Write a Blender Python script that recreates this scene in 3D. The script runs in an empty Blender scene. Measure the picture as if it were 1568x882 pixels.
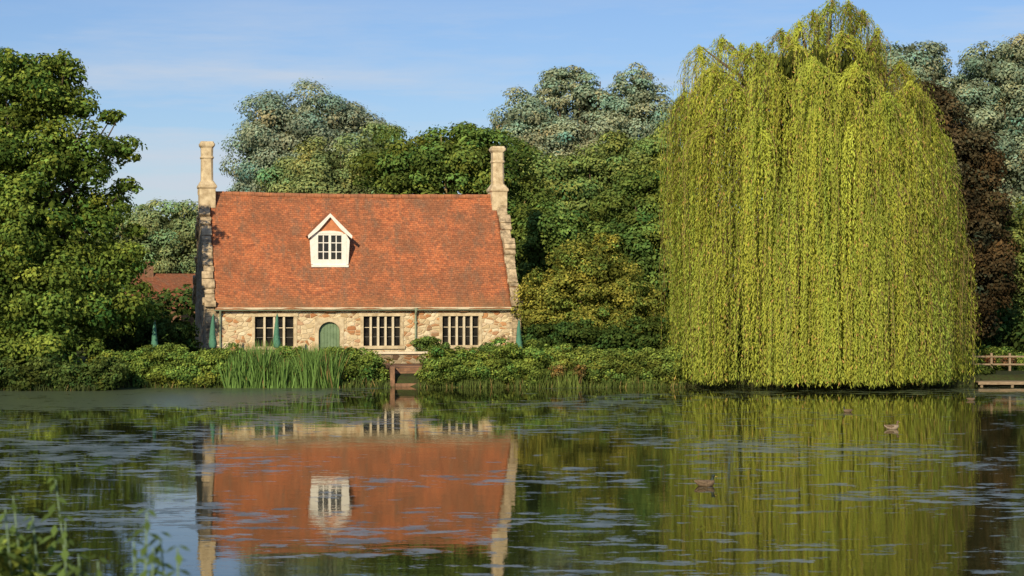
import bpy, bmesh, math, random
import numpy as np
from mathutils import Vector
random.seed(7); rng=np.random.default_rng(11)
H=3.86; F=2975.0
def WX(px,d): return (px-784)/F*d
def WZ(py,d): return H+(442-py)/F*d
scene=bpy.context.scene
# ------------------------------------------------------------------ node helpers
def newmat(name):
    m=bpy.data.materials.new(name); m.use_nodes=True
    nt=m.node_tree; nt.nodes.clear()
    out=nt.nodes.new('ShaderNodeOutputMaterial')
    return m,nt,out
def ramp(nt,src,stops):
    r=nt.nodes.new('ShaderNodeValToRGB'); e=r.color_ramp.elements
    while len(e)<len(stops): e.new(0.5)
    for i,(p,c) in enumerate(stops):
        e[i].position=p; e[i].color=(c[0],c[1],c[2],1) if hasattr(c,'__len__') else (c,c,c,1)
    nt.links.new(src,r.inputs[0]); return r.outputs[0]
def mixc(nt,fac,a,b,mode='MIX'):
    m=nt.nodes.new('ShaderNodeMix'); m.data_type='RGBA'; m.blend_type=mode
    for i,s in ((0,fac),(6,a),(7,b)):
        if isinstance(s,(int,float)): m.inputs[i].default_value=s
        elif isinstance(s,tuple): m.inputs[i].default_value=(*s,1)
        else: nt.links.new(s,m.inputs[i])
    return m.outputs[2]
def coords(nt,scale=(1,1,1),kind='Object'):
    t=nt.nodes.new('ShaderNodeTexCoord'); mp=nt.nodes.new('ShaderNodeMapping')
    mp.inputs['Scale'].default_value=scale
    nt.links.new(t.outputs[kind],mp.inputs[0]); return mp.outputs[0]
def noise(nt,vec,scale,detail=4,rough=.55):
    n=nt.nodes.new('ShaderNodeTexNoise'); n.inputs['Scale'].default_value=scale
    n.inputs['Detail'].default_value=detail; n.inputs['Roughness'].default_value=rough
    nt.links.new(vec,n.inputs['Vector']); return n.outputs[0]
def bump(nt,h,strength=.5,dist=.02,normal=None):
    b=nt.nodes.new('ShaderNodeBump'); b.inputs['Strength'].default_value=strength; b.inputs['Distance'].default_value=dist
    nt.links.new(h,b.inputs['Height'])
    if normal is not None: nt.links.new(normal,b.inputs['Normal'])
    return b.outputs[0]
def principled(nt,out,col,rough=.8,nrm=None,spec=.3):
    p=nt.nodes.new('ShaderNodeBsdfPrincipled')
    if isinstance(col,tuple): p.inputs['Base Color'].default_value=(*col,1)
    else: nt.links.new(col,p.inputs['Base Color'])
    if isinstance(rough,(int,float)): p.inputs['Roughness'].default_value=rough
    else: nt.links.new(rough,p.inputs['Roughness'])
    p.inputs['Specular IOR Level'].default_value=spec
    if nrm is not None: nt.links.new(nrm,p.inputs['Normal'])
    if out is not None: nt.links.new(p.outputs[0],out.inputs[0])
    return p.outputs[0]
def mottled(name,c1,c2,scale=4,rough=.85,bs=.3,bd=.02,spec=.25,sc=(1,1,1)):
    m,nt,out=newmat(name); v=coords(nt,sc)
    n=noise(nt,v,scale,6,.65); c=ramp(nt,n,[(.3,c1),(.7,c2)])
    principled(nt,out,c,rough,bump(nt,n,bs,bd),spec); return m
# ---- materials
def foliage_mat(name,trans=.3):
    m,nt,out=newmat(name)
    a=nt.nodes.new('ShaderNodeAttribute'); a.attribute_name='Col'
    p=nt.nodes.new('ShaderNodeBsdfDiffuse'); nt.links.new(a.outputs['Color'],p.inputs[0])
    t=nt.nodes.new('ShaderNodeBsdfTranslucent')
    tc=mixc(nt,1.0,a.outputs['Color'],(1.3,1.25,.5),'MULTIPLY')
    nt.links.new(tc,t.inputs[0])
    mx=nt.nodes.new('ShaderNodeMixShader'); mx.inputs[0].default_value=trans
    nt.links.new(p.outputs[0],mx.inputs[1]); nt.links.new(t.outputs[0],mx.inputs[2]); nt.links.new(mx.outputs[0],out.inputs[0])
    return m
M_leaf=foliage_mat('leaf',.25); M_willow=foliage_mat('willow_leaf',.3)
M_bark=mottled('bark',(.05,.035,.022),(.17,.13,.09),6,.95,.8,.03,.1,(1,1,.25))
M_pbark=mottled('willow_bark',(.2,.14,.06),(.38,.28,.14),6,.9,.8,.03,.1,(1,1,.2))
M_stone=mottled('ashlar_stone',(.36,.27,.16),(.74,.63,.43),3.6,.9,.5,.02)
M_stonew=mottled('weathered_stone',(.1,.075,.05),(.72,.57,.37),3.4,.92,.8,.04)
M_white=mottled('white_paint',(.7,.68,.62),(.84,.82,.77),5,.6,.1,.004)
M_cream=mottled('cream_frame',(.55,.47,.33),(.72,.64,.48),5,.7,.1,.004)
M_green=mottled('green_paint',(.13,.2,.11),(.21,.3,.18),4,.5,.1,.004)
M_gutter=mottled('gutter_paint',(.16,.22,.15),(.33,.37,.26),4,.55,.1,.004)
M_cloth=mottled('parasol_cloth',(.05,.15,.1),(.1,.26,.18),5,.85,.4,.02)
M_wood=mottled('weathered_wood',(.16,.115,.07),(.36,.28,.19),5,.85,.5,.01,.2,(1,6,6))
M_brickd=mottled('dark_brick',(.12,.07,.045),(.3,.17,.1),5,.9,.6,.02)
M_lead=mottled('lead_grey',(.12,.12,.11),(.22,.21,.19),5,.6,.1,.01)
def glass():
    m,nt,out=newmat('window_glass'); v=coords(nt); n=noise(nt,v,3,2)
    principled(nt,out,ramp(nt,n,[(.3,(.008,.008,.009)),(.75,(.035,.032,.028))]),.06,bump(nt,n,.15,.02),.5); return m
M_glass=glass()
def rubble(name,dark=1.0):
    m,nt,out=newmat(name)
    v=coords(nt,(1,1,1)); nz=nt.nodes.new('ShaderNodeTexNoise'); nz.inputs['Scale'].default_value=2.2; nt.links.new(v,nz.inputs['Vector'])
    ad=nt.nodes.new('ShaderNodeVectorMath'); ad.operation='MULTIPLY_ADD'; nt.links.new(nz.outputs['Color'],ad.inputs[0]); ad.inputs[1].default_value=(.12,.12,.12); nt.links.new(v,ad.inputs[2])
    mp=nt.nodes.new('ShaderNodeMapping'); mp.inputs['Scale'].default_value=(3.5,3.5,6.2); nt.links.new(ad.outputs[0],mp.inputs[0])
    vo=nt.nodes.new('ShaderNodeTexVoronoi'); vo.inputs['Scale'].default_value=1; nt.links.new(mp.outputs[0],vo.inputs['Vector'])
    ve=nt.nodes.new('ShaderNodeTexVoronoi'); ve.feature='DISTANCE_TO_EDGE'; ve.inputs['Scale'].default_value=1; nt.links.new(mp.outputs[0],ve.inputs['Vector'])
    sx=nt.nodes.new('ShaderNodeSeparateColor'); nt.links.new(vo.outputs['Color'],sx.inputs[0])
    k=dark
    c=ramp(nt,sx.outputs[0],[(0,(.58*k,.45*k,.26*k)),(.3,(.82*k,.7*k,.48*k)),(.55,(.5*k,.36*k,.2*k)),(.66,(.86*k,.76*k,.55*k)),(.8,(.44*k,.2*k,.09*k)),(.9,(.6*k,.32*k,.15*k)),(1,(.25*k,.16*k,.1*k))])
    n2=noise(nt,v,9,5,.7)
    c=mixc(nt,.4,c,ramp(nt,n2,[(.3,.45),(.7,1.0)]),'MULTIPLY')
    e=ramp(nt,ve.outputs['Distance'],[(.0,1),(.07,0)])
    c=mixc(nt,e,c,(.66*k,.53*k,.34*k))
    hgt=ramp(nt,ve.outputs['Distance'],[(0,0),(.14,1)])
    b=bump(nt,hgt,.8,.03); b=bump(nt,n2,.4,.02,b)
    principled(nt,out,c,.93,b,.2); return m
M_rubble=rubble('rubble_stone'); M_rubbled=rubble('rubble_stone_dark',.5)  # second copy has all stone and mortar colours scaled darker
def tiles(name,cols):
    m,nt,out=newmat(name)
    t=nt.nodes.new('ShaderNodeTexCoord')
    br=nt.nodes.new('ShaderNodeTexBrick'); nt.links.new(t.outputs['UV'],br.inputs['Vector'])
    br.inputs['Scale'].default_value=1; br.inputs['Brick Width'].default_value=.18; br.inputs['Row Height'].default_value=.115
    br.inputs['Mortar Size'].default_value=.006; br.inputs['Mortar Smooth'].default_value=.3; br.inputs['Bias'].default_value=0
    br.inputs['Color1'].default_value=(0,0,0,1); br.inputs['Color2'].default_value=(1,1,1,1); br.inputs['Mortar'].default_value=(.5,.5,.5,1)
    c=ramp(nt,br.outputs['Color'],[(0,cols[0]),(.3,cols[1]),(.7,cols[2]),(1,cols[3])])
    big=noise(nt,t.outputs['UV'],.45,9,.76)
    c=mixc(nt,ramp(nt,big,[(.44,0),(.57,.75)]),c,(.26,.12,.065))
    mp=nt.nodes.new('ShaderNodeMapping'); mp.inputs['Scale'].default_value=(1,.35,1); nt.links.new(t.outputs['UV'],mp.inputs[0])
    streak=noise(nt,mp.outputs[0],2.0,8,.78)
    c=mixc(nt,ramp(nt,streak,[(.5,0),(.6,.6)]),c,(.22,.15,.1))
    mid=noise(nt,t.outputs['UV'],6.5,8,.85)
    c=mixc(nt,.75,c,ramp(nt,mid,[(.38,.45),(.58,1.1)]),'MULTIPLY')
    li=noise(nt,t.outputs['UV'],9,5,.7)
    c=mixc(nt,ramp(nt,li,[(.6,0),(.68,.6)]),c,(.52,.42,.27))
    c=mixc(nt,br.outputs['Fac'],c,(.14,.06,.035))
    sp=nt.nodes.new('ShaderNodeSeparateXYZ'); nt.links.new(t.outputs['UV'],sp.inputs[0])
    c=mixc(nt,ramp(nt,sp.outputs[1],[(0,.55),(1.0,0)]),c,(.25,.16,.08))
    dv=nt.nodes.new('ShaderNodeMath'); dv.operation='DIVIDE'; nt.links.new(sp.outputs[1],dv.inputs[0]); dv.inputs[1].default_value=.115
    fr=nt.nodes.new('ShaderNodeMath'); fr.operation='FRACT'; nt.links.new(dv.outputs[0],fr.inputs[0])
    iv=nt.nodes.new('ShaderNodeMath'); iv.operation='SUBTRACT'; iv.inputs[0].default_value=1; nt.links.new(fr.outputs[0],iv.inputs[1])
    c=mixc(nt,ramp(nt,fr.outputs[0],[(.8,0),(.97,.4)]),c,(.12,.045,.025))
    b=bump(nt,iv.outputs[0],.5,.02); b=bump(nt,br.outputs['Color'],.6,.015,b); b=bump(nt,mid,.6,.04,b)
    principled(nt,out,c,.9,b,.15); return m
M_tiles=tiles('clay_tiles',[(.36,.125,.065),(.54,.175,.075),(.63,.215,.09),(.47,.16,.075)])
M_tilesd=tiles('old_clay_tiles',[(.2,.08,.045),(.3,.1,.05),(.34,.12,.055),(.24,.09,.05)])
# ------------------------------------------------------------------ mesh buffer
class Buf:
    def __init__(s): s.v=[];s.f=[];s.m=[]
    def add(s,v,f,mi=0):
        o=len(s.v); s.v+= [tuple(p) for p in v]; s.f+=[tuple(i+o for i in q) for q in f]; s.m+=[mi]*len(f)
    def box(s,x0,x1,y0,y1,z0,z1,mi=0):
        s.add([(x0,y0,z0),(x1,y0,z0),(x1,y1,z0),(x0,y1,z0),(x0,y0,z1),(x1,y0,z1),(x1,y1,z1),(x0,y1,z1)],
              [(0,3,2,1),(4,5,6,7),(0,1,5,4),(1,2,6,5),(2,3,7,6),(3,0,4,7)],mi)
    def prism(s,poly,y0,y1,mi=0):
        n=len(poly); s.add([(x,y0,z) for x,z in poly]+[(x,y1,z) for x,z in poly],
          [tuple(range(n)),tuple(range(2*n-1,n-1,-1))]+[(i,i+n,(i+1)%n+n,(i+1)%n) for i in range(n)],mi)
    def prismx(s,poly,x0,x1,mi=0):
        n=len(poly); s.add([(x0,y,z) for y,z in poly]+[(x1,y,z) for y,z in poly],
          [tuple(range(n)),tuple(range(2*n-1,n-1,-1))]+[(i,i+n,(i+1)%n+n,(i+1)%n) for i in range(n)],mi)
    def tube(s,pts,rad,n=7,mi=0,flat=1.0):
        pts=[Vector(p) for p in pts]; vs=[];fs=[]
        for i,p in enumerate(pts):
            t=(pts[min(i+1,len(pts)-1)]-pts[max(i-1,0)]).normalized()
            a=t.cross(Vector((0,0,1))) 
            if a.length<.15: a=t.cross(Vector((0,1,0)))
            a.normalize(); b=t.cross(a).normalized()
            for k in range(n):
                an=2*math.pi*k/n
                vs.append(p+(a*math.cos(an)*flat+b*math.sin(an))*rad[i])
        for i in range(len(pts)-1):
            for k in range(n):
                fs.append((i*n+k,i*n+(k+1)%n,(i+1)*n+(k+1)%n,(i+1)*n+k))
        fs.append(tuple(range(n))); L=(len(pts)-1)*n; fs.append(tuple(range(L+n-1,L-1,-1)))
        s.add(vs,fs,mi)
    def obj(s,name,mats,parent=None,smooth=False,bevel=0):
        me=bpy.data.meshes.new(name); me.from_pydata(s.v,[],s.f)
        for m in mats: me.materials.append(m)
        me.polygons.foreach_set('material_index',s.m)
        bm=bmesh.new(); bm.from_mesh(me); bmesh.ops.recalc_face_normals(bm,faces=bm.faces); bm.to_mesh(me); bm.free()
        if smooth: me.polygons.foreach_set('use_smooth',[True]*len(me.polygons))
        o=bpy.data.objects.new(name,me); scene.collection.objects.link(o)
        if parent: o.parent=parent
        if bevel:
            b=o.modifiers.new('bevel','BEVEL'); b.width=bevel; b.segments=2; b.limit_method='ANGLE'
        return o
def empty(name,loc=(0,0,0),rz=0):
    e=bpy.data.objects.new(name,None); e.location=loc; e.rotation_euler=(0,0,rz); scene.collection.objects.link(e); return e
# ------------------------------------------------------------------ leaves
def unit(n):
    v=rng.normal(size=(n,3)); return v/np.linalg.norm(v,axis=1,keepdims=True)
def norm(v): return v/(np.linalg.norm(v,axis=1,keepdims=True)+1e-9)
TOTAL=0
class Leaves:
    def __init__(s): s.c=[];s.n=[];s.t=[];s.s=[];s.w=[];s.k=[]
    def add(s,c,n,size,width,col,t=None):
        n=norm(n)
        if t is None: t=unit(len(c))
        t=norm(t-n*np.sum(t*n,axis=1,keepdims=True))
        s.c.append(c);s.n.append(n);s.t.append(t);s.s.append(size);s.w.append(width);s.k.append(col)
    def obj(s,name,mat,parent,base):
        c=np.concatenate(s.c)-np.array(base); n=np.concatenate(s.n); t=np.concatenate(s.t)
        sz=np.concatenate(s.s)[:,None]; w=np.concatenate(s.w)[:,None]; k=np.concatenate(s.k)
        b=np.cross(n,t); M=len(c)
        V=np.stack([c-t*sz/2,c+b*w/2+n*w*.12,c+t*sz/2,c-b*w/2+n*w*.12],axis=1).reshape(-1,3).astype(np.float32)
        me=bpy.data.meshes.new(name); me.vertices.add(4*M); me.vertices.foreach_set('co',V.ravel())
        me.loops.add(4*M); me.loops.foreach_set('vertex_index',np.arange(4*M,dtype=np.int32))
        me.polygons.add(M); me.polygons.foreach_set('loop_start',np.arange(0,4*M,4,dtype=np.int32))
        me.update(calc_edges=True)
        a=me.attributes.new('Col','FLOAT_COLOR','FACE')
        cc=np.ones((M,4),np.float32); cc[:,:3]=np.clip(k,0.003,.8); a.data.foreach_set('color',cc.ravel())
        me.materials.append(mat)
        o=bpy.data.objects.new(name,me); scene.collection.objects.link(o); o.parent=parent
        global TOTAL; TOTAL+=M
        return o
def crown(L,lobes,leaf=.22,aspect=.6,cover=2.0,col=(.06,.1,.03),rc=.9,var=.22,fill=.25,tipcol=None,droop=0.0,rough=.5,lv=.12):
    """lobes: world-space ellipsoids (x,y,z,rx,ry,rz); leafy clumps spread over and through them"""
    col=np.array(col)
    for (x,y,z,rx,ry,rz) in lobes:
        c0=np.array([x,y,z]); R=np.array([rx,ry,rz]); rm=(rx*ry*rz)**(1/3)
        area=4*math.pi*((rx*ry)**1.6/3+(rx*rz)**1.6/3+(ry*rz)**1.6/3)**(1/1.6)
        rcl=min(rc,rm*.5)
        nc=max(6,int(area/(rcl*rcl*1.5)))
        d=unit(nc); d[:,2]=d[:,2]*.9+.08; d=norm(d)
        fac=rng.uniform(.62,1.02,nc); fac[rng.random(nc)<.12]*=1.1
        cc=c0+d*R*fac[:,None]
        cr=rcl*rng.uniform(.5,1.3,nc)
        la=leaf*leaf*aspect/2
        tot=area*cover/la
        wts=cr**2; wts/=wts.sum(); cnt=np.maximum(4,(wts*tot)).astype(int)
        idx=np.repeat(np.arange(nc),cnt); n=len(idx)
        dd=norm(unit(n)*.95+d[idx]*.55+np.array([0,0,.25]))
        rr=rng.uniform(.35,1.0,n)**.6
        stretch=1+.35*(rng.random(n)<.12)*rng.random(n)
        p=cc[idx]+dd*(cr[idx]*rr*stretch)[:,None]*np.array([1.1,1.1,.72])
        p[:,2]-=droop*np.sum((p-cc[idx])[:,:2]**2,axis=1)/np.maximum(cr[idx],.2)
        nn=dd*.8+unit(n)*rough+np.array([0,-.0,.25])
        sz=leaf*rng.uniform(.6,1.35,n)
        cb=np.clip(rng.normal(1,var,nc),.5,1.6)[idx]*rng.normal(1,lv,n)
        hue=rng.normal(0,.07,nc)[idx]+rng.normal(0,.04,n)
        k=col[None,:]*cb[:,None]; k[:,0]*=1+hue*1.8; k[:,2]*=1-hue
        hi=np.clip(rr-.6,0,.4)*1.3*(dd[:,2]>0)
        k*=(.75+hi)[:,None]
        if tipcol is not None:
            q=(rr>.85)&(dd[:,2]>.1)&(rng.random(n)<.5); k[q]=np.array(tipcol)*cb[q][:,None]
        L.add(p,nn,sz,sz*aspect,k)
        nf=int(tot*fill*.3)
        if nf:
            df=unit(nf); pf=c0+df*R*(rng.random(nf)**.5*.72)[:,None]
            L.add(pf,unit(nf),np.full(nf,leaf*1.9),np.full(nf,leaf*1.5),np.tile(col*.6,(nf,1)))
def lob(d,*ls,depth=1.0):
    out=[]
    for l in ls:
        px,py,rx,ry=l[:4]; dy=l[4] if len(l)>4 else 0
        D=d+dy; out.append((WX(px,D),D,WZ(py,D),rx/F*D,(rx+ry)/2/F*D*depth,ry/F*D))
    return out
def limbs(B,base,top,lobes,r0,n=3,mi=0):
    bx,by,bz=base; tx,ty,tz=top
    pts=[];rad=[]
    for i in range(9):
        t=i/8; pts.append((bx+(tx-bx)*t+.18*math.sin(t*5+bx),by+(ty-by)*t+.15*math.sin(t*4),bz+(tz-bz)*t)); rad.append(r0*(1-.8*t)*(1.35 if i==0 else 1))
    B.tube(pts,rad,9,mi)
    for (x,y,z,rx,ry,rz) in lobes:
        for k in range(n):
            t=random.uniform(.15,.55); s=Vector((bx+(tx-bx)*t,by+(ty-by)*t,bz+(tz-bz)*t))
            if z-s.z<.3: s.z=max(bz+.6,z-rz*.8)
            e=Vector((x+random.uniform(-.75,.75)*rx,y+random.uniform(-.7,.7)*ry,z+random.uniform(.0,.8)*rz))
            mdl=(s+e)/2+Vector((random.uniform(-.3,.3),random.uniform(-.3,.3),-abs(e.z-s.z)*.08))
            q1=(s+mdl)/2+Vector((0,0,.1)); q2=(mdl+e)/2+Vector((random.uniform(-.2,.2),0,.15))
            rr=r0*.42
            B.tube([s,q1,mdl,q2,e],[rr,rr*.75,rr*.5,rr*.3,rr*.08],6,mi)
def tree(name,d,px,lobes_px,r0=.3,gz=.4,bark=None,top=None,**kw):
    lobes=lob(d,*lobes_px); bx=WX(px,d); base=(bx,d,gz)
    e=empty(name,base)
    B=Buf(); zt=max(l[2] for l in lobes)
    limbs(B,(0,0,-.3),(random.uniform(-.3,.3),0,zt-gz),[(l[0]-bx,l[1]-d,l[2]-gz,*l[3:]) for l in lobes],r0,2)
    B.obj('trunk',[bark or M_bark],e,smooth=True)
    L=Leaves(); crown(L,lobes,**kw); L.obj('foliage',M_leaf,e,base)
    return e
# ------------------------------------------------------------------ terrain + water
def bank(x):
    return 76.1+.35*np.sin(x*.45)+.25*np.sin(x*1.3+1)-2.4/(1+np.exp((x+16)*.6))
def terrain():
    xs=np.unique(np.concatenate([np.arange(-46,47,.8),-46-np.geomspace(3,2500,24),46+np.geomspace(3,2500,24)]))
    ys=np.unique(np.concatenate([np.arange(-20,20,1.0),np.arange(20,71,3.0),np.arange(71,80,.3),80+np.geomspace(1,2800,40),-20-np.geomspace(3,600,8)]))
    X,Y=np.meshgrid(xs,ys)
    b=bank(X)
    t=np.clip((Y-(b-.7))/1.3,0,1); t=t*t*(3-2*t); far=-1.1+1.55*t
    t2=np.clip((Y-4)/9.5,0,1); near=2.3-3.4*t2
    Z=np.maximum(far,near)
    t3=np.clip((np.abs(X)-62)/5,0,1); Z=np.maximum(Z,-1.1+1.6*t3)
    Z+=.06*np.sin(X*.7+Y*.3)*np.sin(Y*.9)*(Z>-.3)
    nx,ny=len(xs),len(ys)
    V=np.stack([X,Y,Z],-1).reshape(-1,3)
    f=[(j*nx+i,j*nx+i+1,(j+1)*nx+i+1,(j+1)*nx+i) for j in range(ny-1) for i in range(nx-1)]
    me=bpy.data.meshes.new('ground'); me.from_pydata(V.tolist(),[],f)
    me.polygons.foreach_set('use_smooth',[True]*len(f))
    m,nt,out=newmat('grass_and_soil'); v=coords(nt)
    n1=noise(nt,v,.35,5); n2=noise(nt,v,9,5,.7)
    c=ramp(nt,n1,[(.3,(.03,.045,.015)),(.7,(.06,.075,.025))]); c=mixc(nt,ramp(nt,n2,[(.45,0),(.65,.8)]),c,(.045,.032,.02))
    principled(nt,out,c,.95,bump(nt,n2,.8,.06),.1); me.materials.append(m)
    o=bpy.data.objects.new('ground',me); scene.collection.objects.link(o)
terrain()
def water():
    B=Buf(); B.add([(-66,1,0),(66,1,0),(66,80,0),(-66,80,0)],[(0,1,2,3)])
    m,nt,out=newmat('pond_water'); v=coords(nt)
    def mr(src,a,b_,c_,d_):
        q=nt.nodes.new('ShaderNodeMapRange'); q.inputs[1].default_value=a;q.inputs[2].default_value=b_;q.inputs[3].default_value=c_;q.inputs[4].default_value=d_
        nt.links.new(src,q.inputs[0]); return q.outputs[0]
    def mt(op,a,b_):
        q=nt.nodes.new('ShaderNodeMath'); q.operation=op
        for i,s in enumerate((a,b_)):
            if isinstance(s,(int,float)): q.inputs[i].default_value=s
            else: nt.links.new(s,q.inputs[i])
        return q.outputs[0]
    n1=noise(nt,coords(nt,(1,1.6,1)),.9,2,.5); n2=noise(nt,coords(nt,(1,1.5,1)),6,3,.5)
    b=bump(nt,n1,.045,.05); b=bump(nt,n2,.045,.012,b)
    fr=nt.nodes.new('ShaderNodeFresnel'); fr.inputs['IOR'].default_value=1.45; nt.links.new(b,fr.inputs['Normal'])
    gl=nt.nodes.new('ShaderNodeBsdfGlossy'); gl.inputs['Roughness'].default_value=.008; gl.inputs['Color'].default_value=(.94,.93,.87,1); nt.links.new(b,gl.inputs['Normal'])
    df=nt.nodes.new('ShaderNodeBsdfDiffuse'); df.inputs['Color'].default_value=(.022,.026,.009,1)
    w=nt.nodes.new('ShaderNodeMixShader'); nt.links.new(fr.outputs[0],w.inputs[0]); nt.links.new(df.outputs[0],w.inputs[1]); nt.links.new(gl.outputs[0],w.inputs[2])
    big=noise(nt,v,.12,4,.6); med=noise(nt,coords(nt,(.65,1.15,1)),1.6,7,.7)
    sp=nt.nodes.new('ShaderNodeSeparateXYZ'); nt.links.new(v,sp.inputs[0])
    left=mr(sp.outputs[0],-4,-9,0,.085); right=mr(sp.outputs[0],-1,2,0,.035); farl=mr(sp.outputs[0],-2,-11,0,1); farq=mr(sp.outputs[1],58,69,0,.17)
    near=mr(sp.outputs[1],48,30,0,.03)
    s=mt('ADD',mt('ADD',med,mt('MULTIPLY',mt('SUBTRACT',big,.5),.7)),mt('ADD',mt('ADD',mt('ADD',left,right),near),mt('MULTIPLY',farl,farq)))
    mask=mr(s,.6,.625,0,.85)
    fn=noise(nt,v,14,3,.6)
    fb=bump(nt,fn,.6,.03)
    pale=ramp(nt,noise(nt,v,1.4,4),[(.38,(.06,.09,.07)),(.62,(.2,.25,.27))])  # weed film; its pale blue-grey is rippled sky reflection painted as colour
    weed_skystreaks_col=mixc(nt,mr(sp.outputs[1],48,62,0,1),pale,(.085,.115,.06))
    weed_skystreaks=principled(nt,None,weed_skystreaks_col,.35,fb,.8)
    fin=nt.nodes.new('ShaderNodeMixShader'); nt.links.new(mask,fin.inputs[0]); nt.links.new(w.outputs[0],fin.inputs[1]); nt.links.new(weed_skystreaks,fin.inputs[2])
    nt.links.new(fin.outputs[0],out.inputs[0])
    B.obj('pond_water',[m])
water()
# ------------------------------------------------------------------ cottage
ROT=math.radians(13); CW=14.15; CD=7.0; G=.35; EV=3.06; RG=8.2; SL=(RG-EV)/3.5; PW=.4
cot=empty('stone_cottage',(WX(315,85),85,0),ROT)
def wall_open(B,x0,x1,z0,z1,y0,y1,ops,mi=0):
    cur=x0
    for (a,b,c,d) in sorted(ops):
        B.box(cur,a,y0,y1,z0,z1,mi)
        if c>z0: B.box(a,b,y0,y1,z0,c,mi)
        B.box(a,b,y0,y1,d,z1,mi); cur=b
    B.box(cur,x1,y0,y1,z0,z1,mi)
wins=[(2.14,3.85,1.28,2.6),(6.96,8.63,1.28,2.6),(10.54,12.21,1.28,2.6)]
dc,dr,dsp=5.43,.48,1.88   # door centre, radius, springing
ops=[(a-.14,b+.14,c-.14,d+.14) for a,b,c,d in wins]+[(dc-dr-.17,dc+dr+.17,G,dsp+dr+.17)]
B=Buf(); wall_open(B,PW,CW-PW,-.3,EV-.05,0,.4,ops); B.box(PW,CW-PW,CD-.4,CD,-.3,EV-.05)
B.obj('walls',[M_rubble],cot)
B=Buf()
for x0,x1 in ((0,PW),(CW-PW,CW)):
    B.prismx([(0,-.3),(CD,-.3),(CD,EV+.1),(3.5,RG+.2),(0,EV+.1)],x0,x1,0)
B.obj('gable_walls',[M_rubbled],cot)
B=Buf()
for side in (0,1):
    xa,xb=((-.03,PW+.02) if side==0 else (CW-PW-.02,CW+.03))
    for dirn in (0,1):
        s=0.0; Lh=math.hypot(3.5,RG-EV+.1)
        while s<Lh-.15:
            l=random.uniform(.2,.55); e=min(s+l,Lh-.02); big=random.random()<.4
            up=random.uniform(.0,.06)+(random.uniform(.05,.12) if big else 0); o0=random.uniform(-.02,.03)+(.1 if big else 0); o1=random.uniform(-.06,.03)
            def P(t,off):
                v=3.5*t/Lh; z=EV+.1+(RG-EV+.1)*t/Lh
                nv,nz=-(RG-EV+.1)/Lh,3.5/Lh
                v+=nv*off; z+=nz*off
                return (v if dirn==0 else CD-v, z)
            poly=[P(s,-.12),P(e-.012,-.12),P(e-.012-random.uniform(0,.05),up),P(s+random.uniform(0,.04),up)]
            if side==0: B.prismx(poly,xa-o0,xb+o1,0)
            else: B.prismx(poly,xa-o1,xb+o0,0)
            s=e
    z=G-.3; k=0
    while z<EV+.02:
        h=random.uniform(.22,.34); w=.62 if k%2 else .36
        w+=random.uniform(-.05,.05)
        if side==0: B.box(-.025,w,-.025,(.3 if k%2 else .6),z,min(z+h-.012,EV+.15))
        else: B.box(CW-w,CW+.025,-.025,(.3 if k%2 else .6),z,min(z+h-.012,EV+.15))
        z+=h;k+=1
    if side==0: B.box(-.06,PW+.03,-.22,.1,EV-.02,EV+.25)
    else: B.box(CW-PW-.03,CW+.06,-.22,.1,EV-.02,EV+.25)
B.obj('quoins_and_coping',[M_stonew],cot,bevel=.02)
# chimneys
B=Buf()
for cx in (.3,CW-.29):
    cy=3.5
    def ring(z,w,dp,ch):
        return [(cx-w+ch,cy-dp,z),(cx+w-ch,cy-dp,z),(cx+w,cy-dp+ch,z),(cx+w,cy+dp-ch,z),(cx+w-ch,cy+dp,z),(cx-w+ch,cy+dp,z),(cx-w,cy+dp-ch,z),(cx-w,cy-dp+ch,z)]
    prof=[(7.5,.36,.5,.01),(8.35,.36,.5,.01),(8.42,.42,.56,.02),(8.5,.42,.56,.02),(8.72,.29,.36,.08),(8.75,.27,.33,.09),(9.72,.262,.32,.1),(9.76,.3,.35,.08),(9.82,.3,.35,.08),(9.86,.262,.32,.09),(10.22,.27,.32,.09),(10.32,.34,.38,.06),(10.42,.35,.39,.05),(10.44,.31,.35,.06),(10.52,.29,.33,.06)]
    vs=[];fs=[]
    for q in prof: vs+=ring(*q)
    for i in range(len(prof)-1):
        for k in range(8): fs.append((i*8+k,i*8+(k+1)%8,(i+1)*8+(k+1)%8,(i+1)*8+k))
    L=(len(prof)-1)*8; fs.append(tuple(range(L,L+8)))
    B.add(vs,fs)
B.obj('chimneys',[M_stone],cot,bevel=.01)
# roof
def slope(name,front):
    nx,ny=90,36; x0,x1=PW+.01,CW-PW-.01; v0=-.18; vs=[];uv=[]
    me=bpy.data.meshes.new(name); fs=[]
    for j in range(ny+1):
        for i in range(nx+1):
            x=x0+(x1-x0)*i/nx; v=v0+(3.5-v0)*j/ny
            sag=-.08*math.sin(math.pi*i/nx)*(j/ny)+.026*math.sin(x*2.1+v*1.3)+.018*math.sin(x*5.3-v*3)+random.uniform(-.01,.01)
            z=EV+SL*v+sag+(.06*max(0,1-j/4)**2)
            vs.append((x,v if front else CD-v,z)); uv.append((x,(v-v0)*math.hypot(1,SL)))
    for j in range(ny):
        for i in range(nx):
            a=j*(nx+1)+i; fs.append((a,a+1,a+nx+2,a+nx+1) if front else (a,a+nx+1,a+nx+2,a+1))
    me.from_pydata(vs,[],fs); ul=me.uv_layers.new(name='UVMap')
    for lp in me.loops: ul.data[lp.index].uv=uv[lp.vertex_index]
    me.materials.append(M_tiles); me.polygons.foreach_set('use_smooth',[True]*len(fs))
    o=bpy.data.objects.new(name,me); scene.collection.objects.link(o); o.parent=cot
    s=o.modifiers.new('t','SOLIDIFY'); s.thickness=.07; s.offset=-1
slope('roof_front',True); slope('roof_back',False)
B=Buf(); x=PW+.03
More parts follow.
